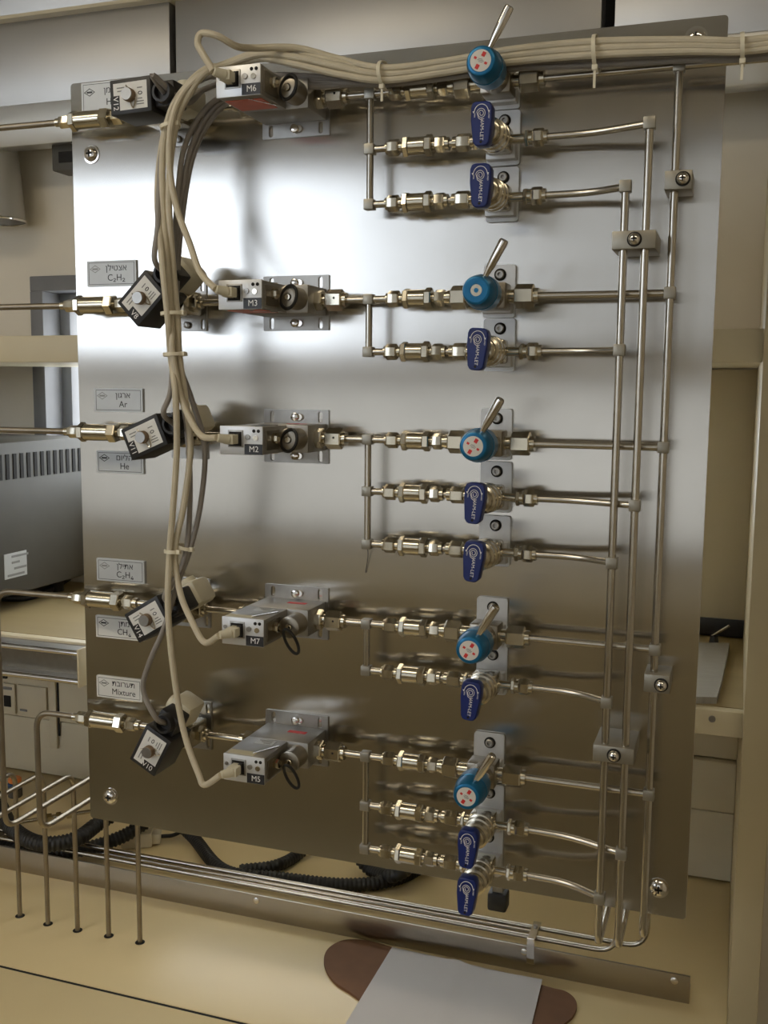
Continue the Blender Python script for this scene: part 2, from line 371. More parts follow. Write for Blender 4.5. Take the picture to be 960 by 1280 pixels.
so = thing('blank_plate', 'plain cream cover plate beside the data socket', 'cover plate', (0, .70, ZB + .001))
wallbox(23, 855, 60, 894, 'plate', 'trunk_plastic', -.002, so); wallbox(27, 885, 36, 889, 'latch', 'ink_grey', -.005, so, .003)
so = thing('small_switch', 'small dark switch at the top of the trunking', 'switch', (0, .70, ZB + .001))
wallbox(0, 844, 10, 848, 'rocker', 'dark_hole', -.003, so)
# steel channel under the lower shelf
a = atY(108, 797, .28); b = atY(108, 850, .28); ch = b.z; hh = .052
t = thing('steel_channel', 'open steel channel with a cream end cap under the lower shelf', 'channel', (0, .262, .076))
xe = a.x - .003; xl = -1.2; L_ = xe - xl; xm = (xe + xl) / 2
MB().box((xm, .036, .0285), (L_, .003, .05)).build('web', 'nickel_dull', t)  # darker metal stands in for the shade inside the channel
for z in (.004, .0515): MB().box((xm, .019, z), (L_, .035, .003)).build('flange', 'satin_steel', t)
for z in (.0045, .0500): MB().cyl((xl, .003, z), (xe, .003, z), .0048, n=14).build('lip', 'chrome', t)
MB().box((xe + .002, .018, .0275), (.004, .044, .061), .001).build('end_cap', 'cream_paint', t)
MB().cyl((xe - .03, .032, .036), (xe - .03, .036, .036), .006, n=14).build('bolt', 'satin_steel', t)
# grey instrument on the shelf
t = thing('instrument_box', 'grey metal instrument case with black vent slots on the shelf', 'instrument', (-.72, .48, .1335))
MB().box((0, -.03, .168), (.50, .48, .275), .004).build('case', 'box_grey', t)
for k in range(20):
    MB().box((.2505, -.175 + k * .0190, .262), (.002, .0085, .045)).build('vent_slot', 'dark_hole', t)
MB().box((.2505, -.03, .085), (.0012, .060, .045)).build('label', 'label_silver', t)
for k in range(4): MB().box((.2513, -.03 + .012 * (k % 2), .068 + k * .011), (.0006, .045 - .012 * (k % 3), .004)).build('print_line', 'ink_grey', t)
for sx in (-1, 1):
    for sy in (-1, 1): MB().cyl((sx * .2, -.03 + sy * .18, 0), (sx * .2, -.03 + sy * .18, .032), .014).build('foot', 'black_rubber', t)
solid('power_cable', MB().tube(spline([atZ(-40, 740, .15), atZ(20, 748, .140), atZ(60, 738, .140), atZ(100, 715, .141), atZ(150, 700, .141)]), .0065, 10), 'black_rubber', 'black power cable lying on the tan shelf beside the instrument', 'cable')
# things on the right half of the shelf
q = [atZ(852, 803, .142), atZ(912, 804, .142), atZ(903, 848, .142), atZ(896, 872, .142), atZ(845, 871, .142)]
mb = MB(); n_ = len(q)
mb.add([(p.x, p.y, .1335) for p in q] + [(p.x, p.y, .1425) for p in q], [tuple(range(n_))[::-1], tuple(range(n_, 2 * n_))] + [(i, (i + 1) % n_, n_ + (i + 1) % n_, n_ + i) for i in range(n_)])
solid('grey_slab', mb, 'slab_grey', 'rough grey slab lying on the lower shelf by the side panel', 'slab', smooth=False)
a = atY(840, 768, YW - .006); b = atY(921, 796, YW - .006)
solid('wall_strip', MB().box(((a.x + b.x) / 2, YW - .006, (a.z + b.z) / 2), (b.x - a.x + .1, .012, a.z - b.z), .001), 'black_plastic', 'black strip on the wall above the lower shelf', 'trim')
c = atY(893, 787, .66)
t = thing('pen_tool', 'small dark stub with a brass stick by the wall strip', 'tool', (c.x, .66, .1335))
MB().cyl((0, 0, 0), (0, 0, .014), .008, .006).build('stub', 'black_plastic', t)
MB().cyl((-.004, 0, .012), (.022, -.01, .034), .0022).build('stick', 'nickel', t)
# rail on the bench
t = thing('bench_rail', 'long stainless angle rail lying on the bench', 'rail', (0, .31, ZB))
rx0, rx1 = -1.2, .721
o = MB().box(((rx0 + rx1) / 2, .0, .0195), (rx1 - rx0, .004, .039), .0008).build('front_flange', 'rail_steel', t); uvs(o.data)
o = MB().box(((rx0 + rx1) / 2, .022, .0015), (rx1 - rx0, .044, .003), .0008).build('foot_flange', 'rail_steel', t); uvs(o.data)
for px, py in ((843, 1226), (655, 1190), (320, 1119)):
    c = atY(px, py, .307); MB().lathe((c.x, -.0015, max(.027, min(.030, c.z - ZB))), (0, -1, 0), [(0, .0055), (.0018, .005), (.003, .0025)], 14).build('screw', 'chrome', t)

# ================================================================== PANEL
PW, PH = .72, .885
t = thing('gas_manifold_board', 'large brushed stainless panel carrying the whole gas manifold', 'panel', (PW / 2, 0, 0))
M0 = shape([rrect(PW, PH, .004, 0, PH / 2)], .003, 'sheet', 'panel_steel', 0.0003); M0.transform(Matrix.Translation((0, .003, 0))); uvs(M0)
link('sheet', M0, t)
def phillips(mb_head, parent, loc, r, name='screw', m='chrome', washer=True):
    o = MB().lathe((0, 0, 0), (0, -1, 0), ([(0, r * 1.25), (.0012, r * 1.25), (.0013, r)] if washer else [(0, r)]) + [(.003, r * .95), (.0048, r * .7), (.0056, r * .35), (.0058, .0001)], 20).build(name, m, parent, loc)
    MB().box((0, -.0056, 0), (r * .9, .0012, r * .22)).box((0, -.0056, 0), (r * .22, .0012, r * .9)).build('cross_slot', 'dark_hole', o)
    return o
for x, z in ((.0264, .8048), (.0307, .0322), (.6919, .030), (.692, .8668)): phillips(None, t, (x - PW / 2, 0, z), .0085)
for x in (.12, .60):
    for z in (.595,): MB().box((x - PW / 2, .152, z), (.025, .298, .02)).build('standoff', 'satin_steel', t)
sl = (0.0, 0.0)

# name plates
HEB = ['\u05de\u05d9\u05de\u05df', '\u05d0\u05e6\u05d8\u05d9\u05dc\u05df', '\u05d0\u05e8\u05d2\u05d5\u05df', '\u05d4\u05dc\u05d9\u05d5\u05dd', '\u05d0\u05ea\u05d9\u05dc\u05df', '\u05de\u05ea\u05df', '\u05ea\u05e2\u05e8\u05d5\u05d1\u05ea']
LAT = ['H2', 'C2H2', 'Ar', 'He', 'C2H4', 'CH4', 'Mixture']
PLX = [(.0163, .0814, .8833, .8495), (.0177, .0842, .6839, .6548), (.0232, .0894, .5368, .5092), (.0243, .0888, .4629, .4366), (.0205, .087, .3328, .3055), (.0172, .0843, .2620, .2350), (.0161, .0803, .1865, .1595)]
PLM = ['label_silver', 'label_silver', 'label_silver', 'label_silver', 'label_silver', 'label_white', 'label_white']
PLL = ['silver gas name plate half hidden behind valve V12', 'silver gas name plate reading C2H2', 'silver gas name plate reading Ar', 'silver gas name plate reading He below valve V11', 'silver gas name plate reading C2H4', 'white gas name plate reading CH4 behind valve V14', 'white gas name plate reading Mixture']
for i in range(7):
    xa, xb, zt, zb_ = PLX[i]; wd, ht = xb - xa, zt - zb_
    t = thing('name_plate', PLL[i], 'name plate', ((xa + xb) / 2, 0, zb_), 'gas name plates')
    link('plate', shape([rrect(wd, ht, .0006, 0, ht / 2)], .0025, 'plate', PLM[i]), t)
    link('border', shape([rrect(wd - .005, ht - .004, .0004, 0, ht / 2), rrect(wd - .006, ht - .005, .0003, 0, ht / 2)], .00012, 'border', 'ink', M=Matrix.Translation((0, -.0025, 0))), t)
    cx, cz = -wd * .33, ht * .68; a, b_ = .0075, .0045
    link('emblem', shape([[(cx + a, cz), (cx, cz + b_), (cx - a, cz), (cx, cz - b_)], [(cx + a * .8, cz), (cx, cz + b_ * .8), (cx - a * .8, cz), (cx, cz - b_ * .8)], [(cx + a * .5, cz - .001), (cx + a * .5, cz + .001), (cx - a * .5, cz + .001), (cx - a * .5, cz - .001)]], .00012, 'emblem', 'ink' if i in (0, 3, 5) else 'ink_grey', M=Matrix.Translation((0, -.0025, 0))), t)
    link('lettering', text(HEB[i][::-1], .0095, 'lettering', 'ink', (wd * .1, -.0026, ht * .70), wid=1.05), t)
    link('lettering', text(LAT[i].replace('2', '\u2082').replace('4', '\u2084'), .0105, 'lettering', 'ink', (wd * .1, -.0026, ht * .32)), t)

# ================================================================== ROW DATA
D0, RT_ = .028, .0036
ROWZ = [.835, .631, .486, .288, .140]
TAGS = ['M6', 'M3', 'M2', 'M7', 'M5']; SOL = ['V12', 'V8', 'V11', 'V14', 'V10']
BR = [[.781, .7263], [.5772], [.4314, .3749], [.2366], [.084, .0341]]
BRN = [['upper', 'lower'], ['single'], ['upper', 'lower'], ['single'], ['upper', 'lower']]
XM, XV, XS, XF = .379, .5106, .1503, .2844       # manifold, valves, solenoids, flow controllers
D1 = .050
XT1, XT2, XT3 = .638, .6575, .680

# ---------- inlet valves (hex - barrel - hex) and their tubes
def inlet_proto():
    t = thing('inlet_check_valve', 'x', 'valve', (0, 0, 0), 'inlet check valves'); y = -D0
    MB().cyl((.0, y, 0), (.086, y, 0), RT_ * 1.3).build('core', 'nickel', t)
    MB().hexn((.006, y, 0), (.019, y, 0), .013, .2).build('nut', 'nickel', t)
    MB().hexn((.021, y, 0), (.029, y, 0), .020).build('hex_end', 'nickel', t)
    MB().cyl((.028, y, 0), (.062, y, 0), .0098, n=24, ch=.0008).build('barrel', 'nickel', t)
    MB().hexn((.061, y, 0), (.072, y, 0), .020, .35).build('hex_end', 'nickel', t)
    MB().hexn((.075, y, 0), (.088, y, 0), .0145, .1).build('nut', 'nickel', t)
    MB().cyl((.088, y, 0), (.094, y, 0), .006).build('collar', 'nickel', t)
    MB().cyl((.090, y, 0), (.13, y, 0), RT_).build('stub', 'tube_steel', t)
    return t
pr = inlet_proto()
for i in range(5):
    o = pr if i == 0 else copy_tree(pr)
    o.location = (0, 0, ROWZ[i]); o['label'] = 'nickel barrel check valve at the inlet of the %s row' % TAGS[i]
HOLY, ZRUN = .186, -.016
for i in range(5):
    hx = atZ(*((25, 1145), (60, 1155), (97, 1163), (136, 1170), (175, 1178))[i], ZB).x
    xx = hx + .0; yb = atZ(*((25, 1145), (60, 1155), (97, 1163), (136, 1170), (175, 1178))[i], ZB).y
    zr = (-.045, -.038, -.032, -.020, -.014)[i]
    pts = [(.012, -D0, ROWZ[i]), (xx, -D0, ROWZ[i]), (xx, -D0, zr), (xx, yb, zr), (xx, yb, ZB - .004)]
    t = thing('inlet_tube', 'bent steel inlet tube running from the bench to the %s row' % TAGS[i], 'tube', (xx, yb, ZB), 'gas inlet tubes')
    mb = MB().tube([Vector(p) - Vector((xx, yb, ZB)) for p in fillet(pts, .022)], RT_, 12); mb.build('tube', 'inlet_steel', t)
    MB().lathe((0, 0, -.002), (0, 0, 1), [(0, .0072), (.0026, .0072)], 14).build('hole_rim', 'dark_hole', t)

# ---------- solenoid valves
ANG = [2, 44, 23, 31, 62]
def solenoid(i):
    z = ROWZ[i]; t = thing('solenoid_valve', 'black solenoid valve marked %s left of flow controller %s' % (SOL[i], TAGS[i]), 'valve', (XS - (.008 if i == 0 else 0), 0, z), 'solenoid valves')
    bw, bh = .048, .058
    sl = [rrect(.0045, .012, .002, sx * .019, sz * .021) for sx in (-1, 1) for sz in (-1, 1)]
    link('bracket', shape([rrect(bw, bh, .001)] + sl, .0018, 'bracket', 'satin_steel'), t)
    for sz in (-1, 1): MB().lathe((0, -.0015, sz * .022), (0, -1, 0), [(0, .004), (.0035, .004), (.004, .003)], 12).build('bolt', 'satin_steel', t)
    MB().box((0, -D0, 0), (.044, .040, .026), .002).build('body', 'nickel', t)
    MB().hexn((.021, -D0, 0), (.030, -D0, 0), .017).cyl((.029, -D0, 0), (.034, -D0, 0), .0065).build('port_nut', 'nickel', t)
    MB().hexn((-.033, -D0, 0), (-.021, -D0, 0), .017).build('port_nut', 'nickel', t)
    MB().cyl((0, -.045, 0), (0, -.105, 0), .006).build('stem', 'satin_steel', t)
    f = .097; cu, cv = .0485, .0355
    mb = MB().box((0, -(.052 + f) / 2, 0), (cu, f - .052, cv), .0015)
    co = mb.build('coil', 'black_plastic', t); co.rotation_euler.y = -math.radians(ANG[i])
    lu, lv = .0395, .0270
    link('label', shape([[(-lu / 2 + .007, -lv / 2), (lu / 2, -lv / 2), (lu / 2, lv / 2), (-lu / 2, lv / 2), (-lu / 2, 0.0015), (-lu / 2 + .007, .0015)]], .0003, 'label', 'label_white', M=Matrix.Translation((0, -f, 0))), co)
    if i == 4:
        link('lettering', text(SOL[i], .0086, 'lettering', 'ink_white', (-lu / 2 + .0020, -f - .0004, -.005), -PI / 2), co)
    else:
        link('lettering', text(SOL[i], .0086, 'lettering', 'ink_white', (-lu / 2 + .0022, -f - .0004, -.0063), -PI / 2), co)
    MB().cyl((0, -f, 0), (0, -f - .0065, 0), .0068, n=24, ch=.0008).build('cap_nut', 'bronze', co)
    MB().tube(spline([(-.004, -f - .0012, .0105), (-.0015, -f - .0012, .006), (0, -f - .0012, 0), (.001, -f - .0012, -.008), (.0035, -f - .0012, -.0125), (.0055, -f - .0012, -.009), (.0065, -f - .0012, -.004)], 5), .0008, 6).build('spring_clip', 'chrome', co)
    MB().tube([(.0118 + .0022 * math.cos(a * PI / 8), -f - .0004, .0015 + .0014 * math.sin(a * PI / 8)) for a in range(16)], .0004, 5, True).build('print_mark', 'ink', co)
    for (px, pz, pl) in ((.0115, .0068, .006), (.0115, -.0038, .005), (.0115, -.0066, .0085), (.0115, -.0092, .0085), (-.011, .0088, .009), (-.0115, .0056, .007)):
        MB().box((px, -f - .0004, pz), (pl, .0002, .0011)).build('print_line', 'ink_grey', co)
    # plug on the end of the coil
    gl = MB(); gl.box((cu / 2 + .011, -.0775, 0), (.024, .026, .026), .003)
    go = gl.build('plug_hood', 'black_plastic', t); go.rotation_euler.y = co.rotation_euler.y
    MB().lathe((cu / 2 + .012, -.088, 0), (0, -1, 0), [(0, .0115), (.010, .0105), (.0102, .0078), (.004, .0072)], 20).build('gland', 'black_plastic', go)
    pb = MB().box((cu / 2 + .013, -.049, .002), (.032, .036, .029), .006)
    po = pb.build('plug_housing', 'cream_plug', t); po.rotation_euler.y = co.rotation_euler.y
    MB().lathe((cu / 2 + .013, -.049, .016), (0, 0, 1), [(0, .010), (.006, .0085)], 18).build('cap', 'cream_plug', po)
    a = math.radians(ANG[i]); u = cu / 2 + .012
    return Vector((XS - (.008 if i == 0 else 0) + u * math.cos(a), -.092, z + u * math.sin(a)))
GL = [solenoid(i) for i in range(5)]
# ---------- flow controllers
def mfc(i):
    z = ROWZ[i]; t = thing('mass_flow_controller', 'silver mass flow controller with black %s tag' % TAGS[i], 'flow controller', (XF, 0, z), 'mass flow controllers')
    slots = [rrect(.0052, .0125, .0024, sx * .029, sz * .0215) for sx in (-1, 1) for sz in (-1, 1)]
    link('bracket', shape([rrect(.078, .059, .001)] + slots, .002, 'bracket', 'satin_steel'), t)
    for sz in (-1, 1):
        MB().lathe((0, -.002, sz * .0215), (0, -1, 0), [(0, .0045), (.005, .0045), (.0055, .0035)], 14).lathe((.005, -.002, sz * .0215), (0, -1, 0), [(0, .004), (.003, .0035)], 12).build('bolt', 'chrome', t)
    hh = .0145
    MB().box((0, -.027, 0), (.072, .050, 2 * hh), .001).build('base_block', 'mfc_steel', t)
    hx0, hx1, hd = -.0365, .0115, .108
    h = MB().box(((hx0 + hx1) / 2, -(.05 + hd) / 2, 0), (hx1 - hx0, hd - .05, 2 * hh - .001), .0006).build('housing', 'mfc_steel', t)
    for s in (1, -1):                                        # diagonal seam in chrome to draw its bright reflection, warning labels on top and under side
        MB().box((.0015, -.085, s * (hh - .0003)), (.0016, .034, .0016), 0, Matrix.Rotation(-.5, 3, 'Z')).build('seam', 'chrome', h)
    MB().box((-.019, -.1, hh - .0005), (.031, .011, .0008)).build('strip_label', 'mfc_yellow', h)
    MB().box((-.010, -.063, hh - .0005), (.022, .014, .0006)).build('data_label', 'label_silver', h)
    for k in range(3): MB().box((-.010 + .002 * k, -.059 - .004 * k, hh - .0001), (.016 - .004 * k, .0012, .0004)).build('print_line', 'ink_grey', h)
    MB().box((.010, -.022, hh), (.022, .007, .0006)).build('red_label', 'sticker_red', t)
    MB().box((-.014, -.078, -hh + .0003), (.040, .036, .0008)).build('underside_label', 'label_red', h)
    fr = MB().box(((hx0 + hx1) / 2, -hd - .0008, 0), (hx1 - hx0, .0016, 2 * hh), .0004).build('front_plate', 'mfc_front', t)
    f = -hd - .0016
    MB().box((hx1 - .010, f - .0003, -hh + .0058), (.020, .0006, .0105)).build('tag', 'label_black', fr)
    link('lettering', text(TAGS[i], .0085, 'lettering', 'ink_white', (hx1 - .0095, f - .0007, -hh + .0058)), fr)
    mb = MB()
    for x in (hx1 - .0045, hx1 - .0095): mb.cyl((x, f + .0005, .0098), (x, f - .0004, .0098), .0018, n=10)
    mb.build('led', 'dark_hole', fr)
    MB().cyl((hx1 - .0075, f + .0005, .0028), (hx1 - .0075, f - .0012, .0028), .0027, n=14).build('button', 'nickel', fr)
    MB().cyl((hx1 - .0165, f + .0005, .0035), (hx1 - .0165, f - .0015, .0035), .0027, n=12).build('screw', 'satin_steel', fr)
    MB().cyl((hx0 + .004, f + .0005, .004), (hx0 + .004, f - .001, .004), .002, n=12).build('screw', 'satin_steel', fr)
    MB().box((hx0 + .018, f - .0004, .0018), (.017, .0012, .0175), .0003).build('port_frame', 'satin_steel', fr)
    MB().box((hx0 + .018, f - .0008, .0015), (.014, .0012, .0145)).build('port', 'dark_hole', fr)
    # side: valve cylinder, brass port, loop of wire
    MB().box((.0122, -.088, 0), (.0015, .030, .020)).build('side_plate', 'nickel_dull', t)
    MB().hexn((.012, -.088, .002), (.019, -.088, .002), .009).build('side_port', 'nickel', t)
    vc = MB().lathe((.0240, -.050, 0), (0, -1, 0), [(0, .0118), (.025, .0118), (.0256, .0105), (.0256, .004), (.022, .0038)], 26).build('valve_cylinder', 'nickel_dull', t)
    MB().cyl((.0240, -.070, 0), (.0240, -.0775, 0), .0036, n=14, ch=.0006).build('centre_screw', 'nickel', vc)
    lp = []
    for k in range(24):
        a = 2 * PI * k / 24
        if i < 3: lp.append((.0262 + .0098 * math.cos(a) + .002 * math.sin(a), -.0775 - .003 * math.cos(a), -.0005 + .0115 * math.sin(a)))
        else:
            u_, v_ = .0062 * math.cos(a), .0145 * math.sin(a); lp.append((.0290 + u_ * .9 - v_ * .34, -.080 - .004 * math.sin(a), -.0135 + v_ * .94 + u_ * .3))
    MB().tube(lp, .0017, 8, True).build('wire_loop', 'black_rubber', vc)
    MB().hexn((.035, -D0, 0), (.044, -D0, 0), .019, .2).build('port_nut', 'nickel', t)
    MB().cyl((.043, -D0, 0), (.049, -D0, 0), .0065).build('port_neck', 'nickel', t)
    pn = MB().hexn((.048, -D0, 0), (.066, -D0, 0), .0195).cyl((.066, -D0, 0), (.070, -D0, 0), .0075).build('tube_nut', 'nickel', t)
    MB().cyl((.059, -D0 - .0100, .0015), (.059, -D0 - .0092, .0015), .0012, n=10).build('leak_hole', 'dark_hole', pn)
    MB().hexn((-.052, -D0, 0), (-.035, -D0, 0), .019).cyl((-.058, -D0, 0), (-.051, -D0, 0), .0065).build('tube_nut', 'nickel', t)
    MB().cyl((-.106, -D0, 0), (-.05, -D0, 0), RT_).build('inlet_stub', 'tube_steel', t)
    return Vector((XF + hx0 + .018, f, z + .0015))
PLUG = [mfc(i) for i in range(5)]
# ---------- manifolds with branches
def teeblock(mb, p, s=.0105): mb.box(p, (s, s, s), .0007)
for i in range(5):
    z = ROWZ[i]; zs = BR[i]
    t = thing('branch_manifold', 'thin upright branch tube after flow controller %s' % TAGS[i], 'manifold', (XM, -D0, zs[-1]), 'branch manifolds')
    o = t.location
    MB().cyl((XF + .066 - XM, 0, z - o.z), (.026, 0, z - o.z), RT_).build('run_tube', 'tube_steel', t)
    MB().cyl((0, 0, 0), (0, 0, z - o.z), RT_).build('upright_tube', 'tube_steel', t)
    for zz in zs: MB().cyl((0, 0, zz - o.z), (.024, 0, zz - o.z), RT_).build('branch_stub', 'tube_steel', t)
    for zz in [z] + zs:
        mb = MB(); teeblock(mb, (0, 0, zz - o.z)); mb.build('tee_block', 'clamp_alu', t)
tubething_wire = solid('loose_wire', MB().tube(spline([atd(459, 682, .012), atd(460, 695, .004), atd(457, 716, .0015)]),   .0004, 6), 'ink', 'hair-thin dark wire hanging below the lower M2 branch', 'wire')
# ---------- inline check valves
def check_proto():
    t = thing('inline_check_valve', 'x', 'valve', (0, 0, 0), 'inline check valves'); y = -D0
    MB().cyl((0, y, 0), (.066, y, 0), .0052).build('core', 'nickel', t)
    MB().cyl((.0, y, 0), (.004, y, 0), .0062).hexn((.002, y, 0), (.014, y, 0), .0145).build('nut', 'nickel', t)
    MB().hexn((.0185, y, 0), (.025, y, 0), .0185, .25).build('hex_end', 'nickel', t)
    MB().cyl((.0245, y, 0), (.042, y, 0), .0088, n=24, ch=.0006).build('barrel', 'nickel', t)
    MB().hexn((.0415, y, 0), (.049, y, 0), .0185).build('hex_end', 'nickel', t)
    MB().hexn((.052, y, 0), (.0625, y, 0), .0145, .15).cyl((.0625, y, 0), (.066, y, 0), .0066).build('nut', 'nickel', t)
    MB().cyl((.064, y, 0), (.080, y, 0), RT_).build('stub', 'tube_steel', t)
    return t
pr = check_proto(); first = True
for i in range(5):
    for j, z in enumerate([ROWZ[i]] + BR[i]):
        o = pr if first else copy_tree(pr); first = False
        o.location = (.3985 - (.002 if j else 0), 0, z)
        where = 'main line' if j == 0 else ('branch line' if len(BR[i]) == 1 else BRN[i][j - 1] + ' branch line')
        o['label'] = 'nickel hex check valve on the %s of the %s row' % (where, TAGS[i])
# ---------- valve bracket shared parts
def valve_bracket(t, bent):
    link('bracket', shape([rrect(.033, .053, .003, 0, .0075), circ(.0034, .002, .024)], .003, 'bracket', 'bracket_alu', M=Matrix.Translation((0, -.001, 0))), t)
    MB().box((0, -.008, -.004), (.030, .014, .022), .001).build('bracket_foot', 'bracket_alu', t)
    MB().lathe((.001, -.003, .024), (0, -1, 0), [(0, .0062), (.0018, .0062), (.0018, .0046)], 18).build('washer', 'dark_hole', t)
    MB().lathe((.001, -.0035, .024), (0, -1, 0), [(0, .0044), (.0040, .0044), (.0046, .0036), (.0046, .0022), (.002, .0020)], 18).build('screw', 'satin_steel', t)
def diaphragm_proto():
    t = thing('diaphragm_valve', 'x', 'valve', (0, 0, 0), 'blue knob valves'); y = -D0
    valve_bracket(t, True)
    MB().box((0, y, 0), (.030, .026, .026), .002).cyl((0, -.038, 0), (0, -.060, 0), .0135, n=24).build('body', 'nickel_dull', t)
    MB().hexn((-.043, y, 0), (-.027, y, 0), .0205).cyl((-.028, y, 0), (-.013, y, 0), .007).cyl((-.0465, y, 0), (-.042, y, 0), .0075).build('tube_nut', 'nickel', t)
    MB().hexn((.022, y, 0), (.041, y, 0), .0205).cyl((.013, y, 0), (.023, y, 0), .007).cyl((.041, y, 0), (.0455, y, 0), .0078).build('tube_nut', 'nickel', t)
    MB().hexn((0, -.052, 0), (0, -.060, 0), .026).build('bonnet_nut', 'nickel', t)
    k = MB().lathe((0, -.058, 0), (0, -1, 0), [(0, .0130), (.002, .0156), (.008, .0166), (.022, .0166), (.0225, .0160), (.031, .0153), (.0375, .0140), (.0398, .0130), (.0405, .0118), (.0405, .0098), (.040, .0096)], 32).build('knob', 'knob_blue', t)
    d = Vector((.5, -.12, .86)).normalized(); p0 = Vector((.0035, -.090, .008))
    MB().lathe(p0, d, [(0, .0019), (.010, .0028), (.018, .0040), (.040, .0046), (.0425, .0043), (.0435, .0032)], 16).build('lever', 'chrome', t)
    MB().lathe((0, -.0972, 0), (0, -1, 0), [(0, .0097), (.0015, .0097), (.0016, .009)], 28).build('cap_disc', 'sticker_white', k)
    for n_, (a, r, s) in enumerate(((60, .0060, .0042), (150, .0056, .0026), (240, .0060, .0042), (330, .0056, .0026))):
        a = math.radians(a); MB().box((r * math.cos(a), -.0989, r * math.sin(a)), (s, .0004, s * .8), 0, Matrix.Rotation(-a, 3, 'Y')).build('red_mark', 'sticker_red', k)
    for s in (-1, 0, 1): MB().box((0, -.0989, s * .0013), (.006 - abs(s) * .002, .0003, .0005), 0, Matrix.Rotation(.3, 3, 'Y')).build('print_line', 'ink_grey', k)
    return t
pr = diaphragm_proto()
rot_cap = [20, 0, 0, -10, 15]
for i in range(5):
    o = pr if i == 0 else copy_tree(pr)
    o.location = (XV, 0, ROWZ[i]); o['label'] = 'round blue knob valve with steel lever on the %s row' % TAGS[i]
# the knob of the M3 row has lost its sticker: bare bushing and screw
o3 = [o for o in bpy.data.objects if o.name.startswith('diaphragm_valve') and abs(o.location.z - ROWZ[1]) < 1e-4][0]
o3['label'] = 'round blue knob valve with bare centre screw on the M3 row'
for k in list(o3.children):
    if k.name.startswith('knob'):
        for q_ in list(k.children): bpy.data.objects.remove(q_)
        MB().lathe((0, -.0965, 0), (0, -1, 0), [(0, .0118), (.0022, .0112), (.0022, .0062), (.001, .006)], 28).build('cap_ring', 'knob_blue', k)
        MB().lathe((0, -.0970, 0), (0, -1, 0), [(0, .0058), (.0012, .0055), (.0012, .0022), (.0002, .002)], 20).build('centre_screw', 'nickel', k)
        MB().cyl((0, -.0966, 0), (0, -.0976, 0), .002, n=12).build('screw_hole', 'dark_hole', k)
def ball_proto():
    t = thing('ball_valve', 'x', 'valve', (0, 0, 0), 'blue lever ball valves'); y = -D0
    valve_bracket(t, False)
    MB().box((0, y, 0), (.026, .024, .024), .003).build('body', 'nickel', t)
    MB().hexn((-.041, y, 0), (-.027, y, 0), .0150).cyl((-.028, y, 0), (-.012, y, 0), .0062).cyl((-.045, y, 0), (-.040, y, 0), .0065).hexn((-.0235, y, 0), (-.0195, y, 0), .0145, .3).build('tube_nut', 'nickel', t)
    MB().cyl((.012, y, 0), (.034, y, 0), .0046).hexn((.027, y, 0), (.031, y, 0), .0145, .3).cyl((.031, y, 0), (.036, y, 0), .0068).hexn((.0345, y, 0), (.0455, y, 0), .0150).cyl((.0455, y, 0), (.049, y, 0), .0066).build('tube_nut', 'nickel', t)
    MB().lathe((0, -.034, 0), (0, -1, 0), [(0, .0140), (.003, .0152), (.009, .0152), (.0098, .0132), (.0118, .0132), (.0126, .0148), (.019, .0148), (.0198, .0126), (.0218, .0126), (.0226, .0138), (.029, .0138), (.0302, .0116), (.036, .0108), (.037, .009)], 28).build('bonnet', 'nickel', t)
    MB().cyl((0, -.060, 0), (0, -.086, 0), .0045).build('stem', 'nickel_dull', t)
    f = .096; th = .013
    out = [(-.0058, .0195), (.0045, .0195), (.0078, .0182), (.0098, .0145), (.0100, .003), (.0078, -.0165), (.0055, -.0193), (.003, -.0200), (-.0035, -.0200), (-.0060, -.0188), (-.0078, -.0158), (-.0100, .003), (-.0100, .0145), (-.0085, .0183)]
    hm = shape([out], th, 'lever_handle', 'handle_blue', .0012); hm.transform(Matrix.Translation((0, -f + th, 0))); hm.shade_smooth(); hm.set_sharp_from_angle(angle=.9)
    h = link('lever_handle', hm, t)
    yy = -f - .0002
    link('lettering', text('HAM-LET', .0046, 'lettering', 'ink_white', (.0008, yy, -.0055), -PI / 2 - .03, 1.05), h)
    link('lettering', text('OPEN', .0017, 'lettering', 'ink_white', (-.0062, yy, .0075), -PI / 2), h)
    link('lettering', text('CLOSED', .0017, 'lettering', 'ink_white', (.0072, yy, .0068), -PI / 2), h)
    mb = MB(); mb.tube([(.0072 * math.cos(a) * .92, yy, .0095 + .0072 * math.sin(a)) for a in [PI * .04 + PI * .92 * k / 16 for k in range(17)]], .00035, 5)
    for sx in (-1, 1): mb.add([(sx * .0072 - .001, yy, .0108), (sx * .0072 + .001, yy, .0108), (sx * .0072, yy, .0088)], [(0, 1, 2)])
    mb.build('arrow_mark', 'ink_white', h)
    sp = [( (.0044 - .0034 * k / 40) * math.cos(.9 * PI - k * .33), yy, .0085 + (.0044 - .0034 * k / 40) * 1.1 * math.sin(.9 * PI - k * .33)) for k in range(41)]
    sp = [(.001, yy, .0022), (-.0025, yy, .0045)] + sp
    MB().tube(sp, .00030, 5).build('spiral_mark', 'ink_white', h)
    MB().cyl((0, -f - .0001, -.0165), (0, -f + .002, -.0165), .0013, n=12).build('eyelet', 'dark_hole', h)
    return t
pr = ball_proto(); first = True; HR = iter([0, 1, 4, 4, 5, 5, 3, 3])
for i in range(5):
    for j, z in enumerate(BR[i]):
        o = pr if first else copy_tree(pr); first = False
        o.location = (XV + .001, 0, z); rz = next(HR)
        for c_ in o.children:
            if c_.name.startswith('lever_handle'): c_.rotation_euler.y = math.radians(rz)
        o['label'] = 'dark blue lever ball valve on the %sbranch of the %s row' % ('' if len(BR[i]) == 1 else BRN[i][j] + ' ', TAGS[i])
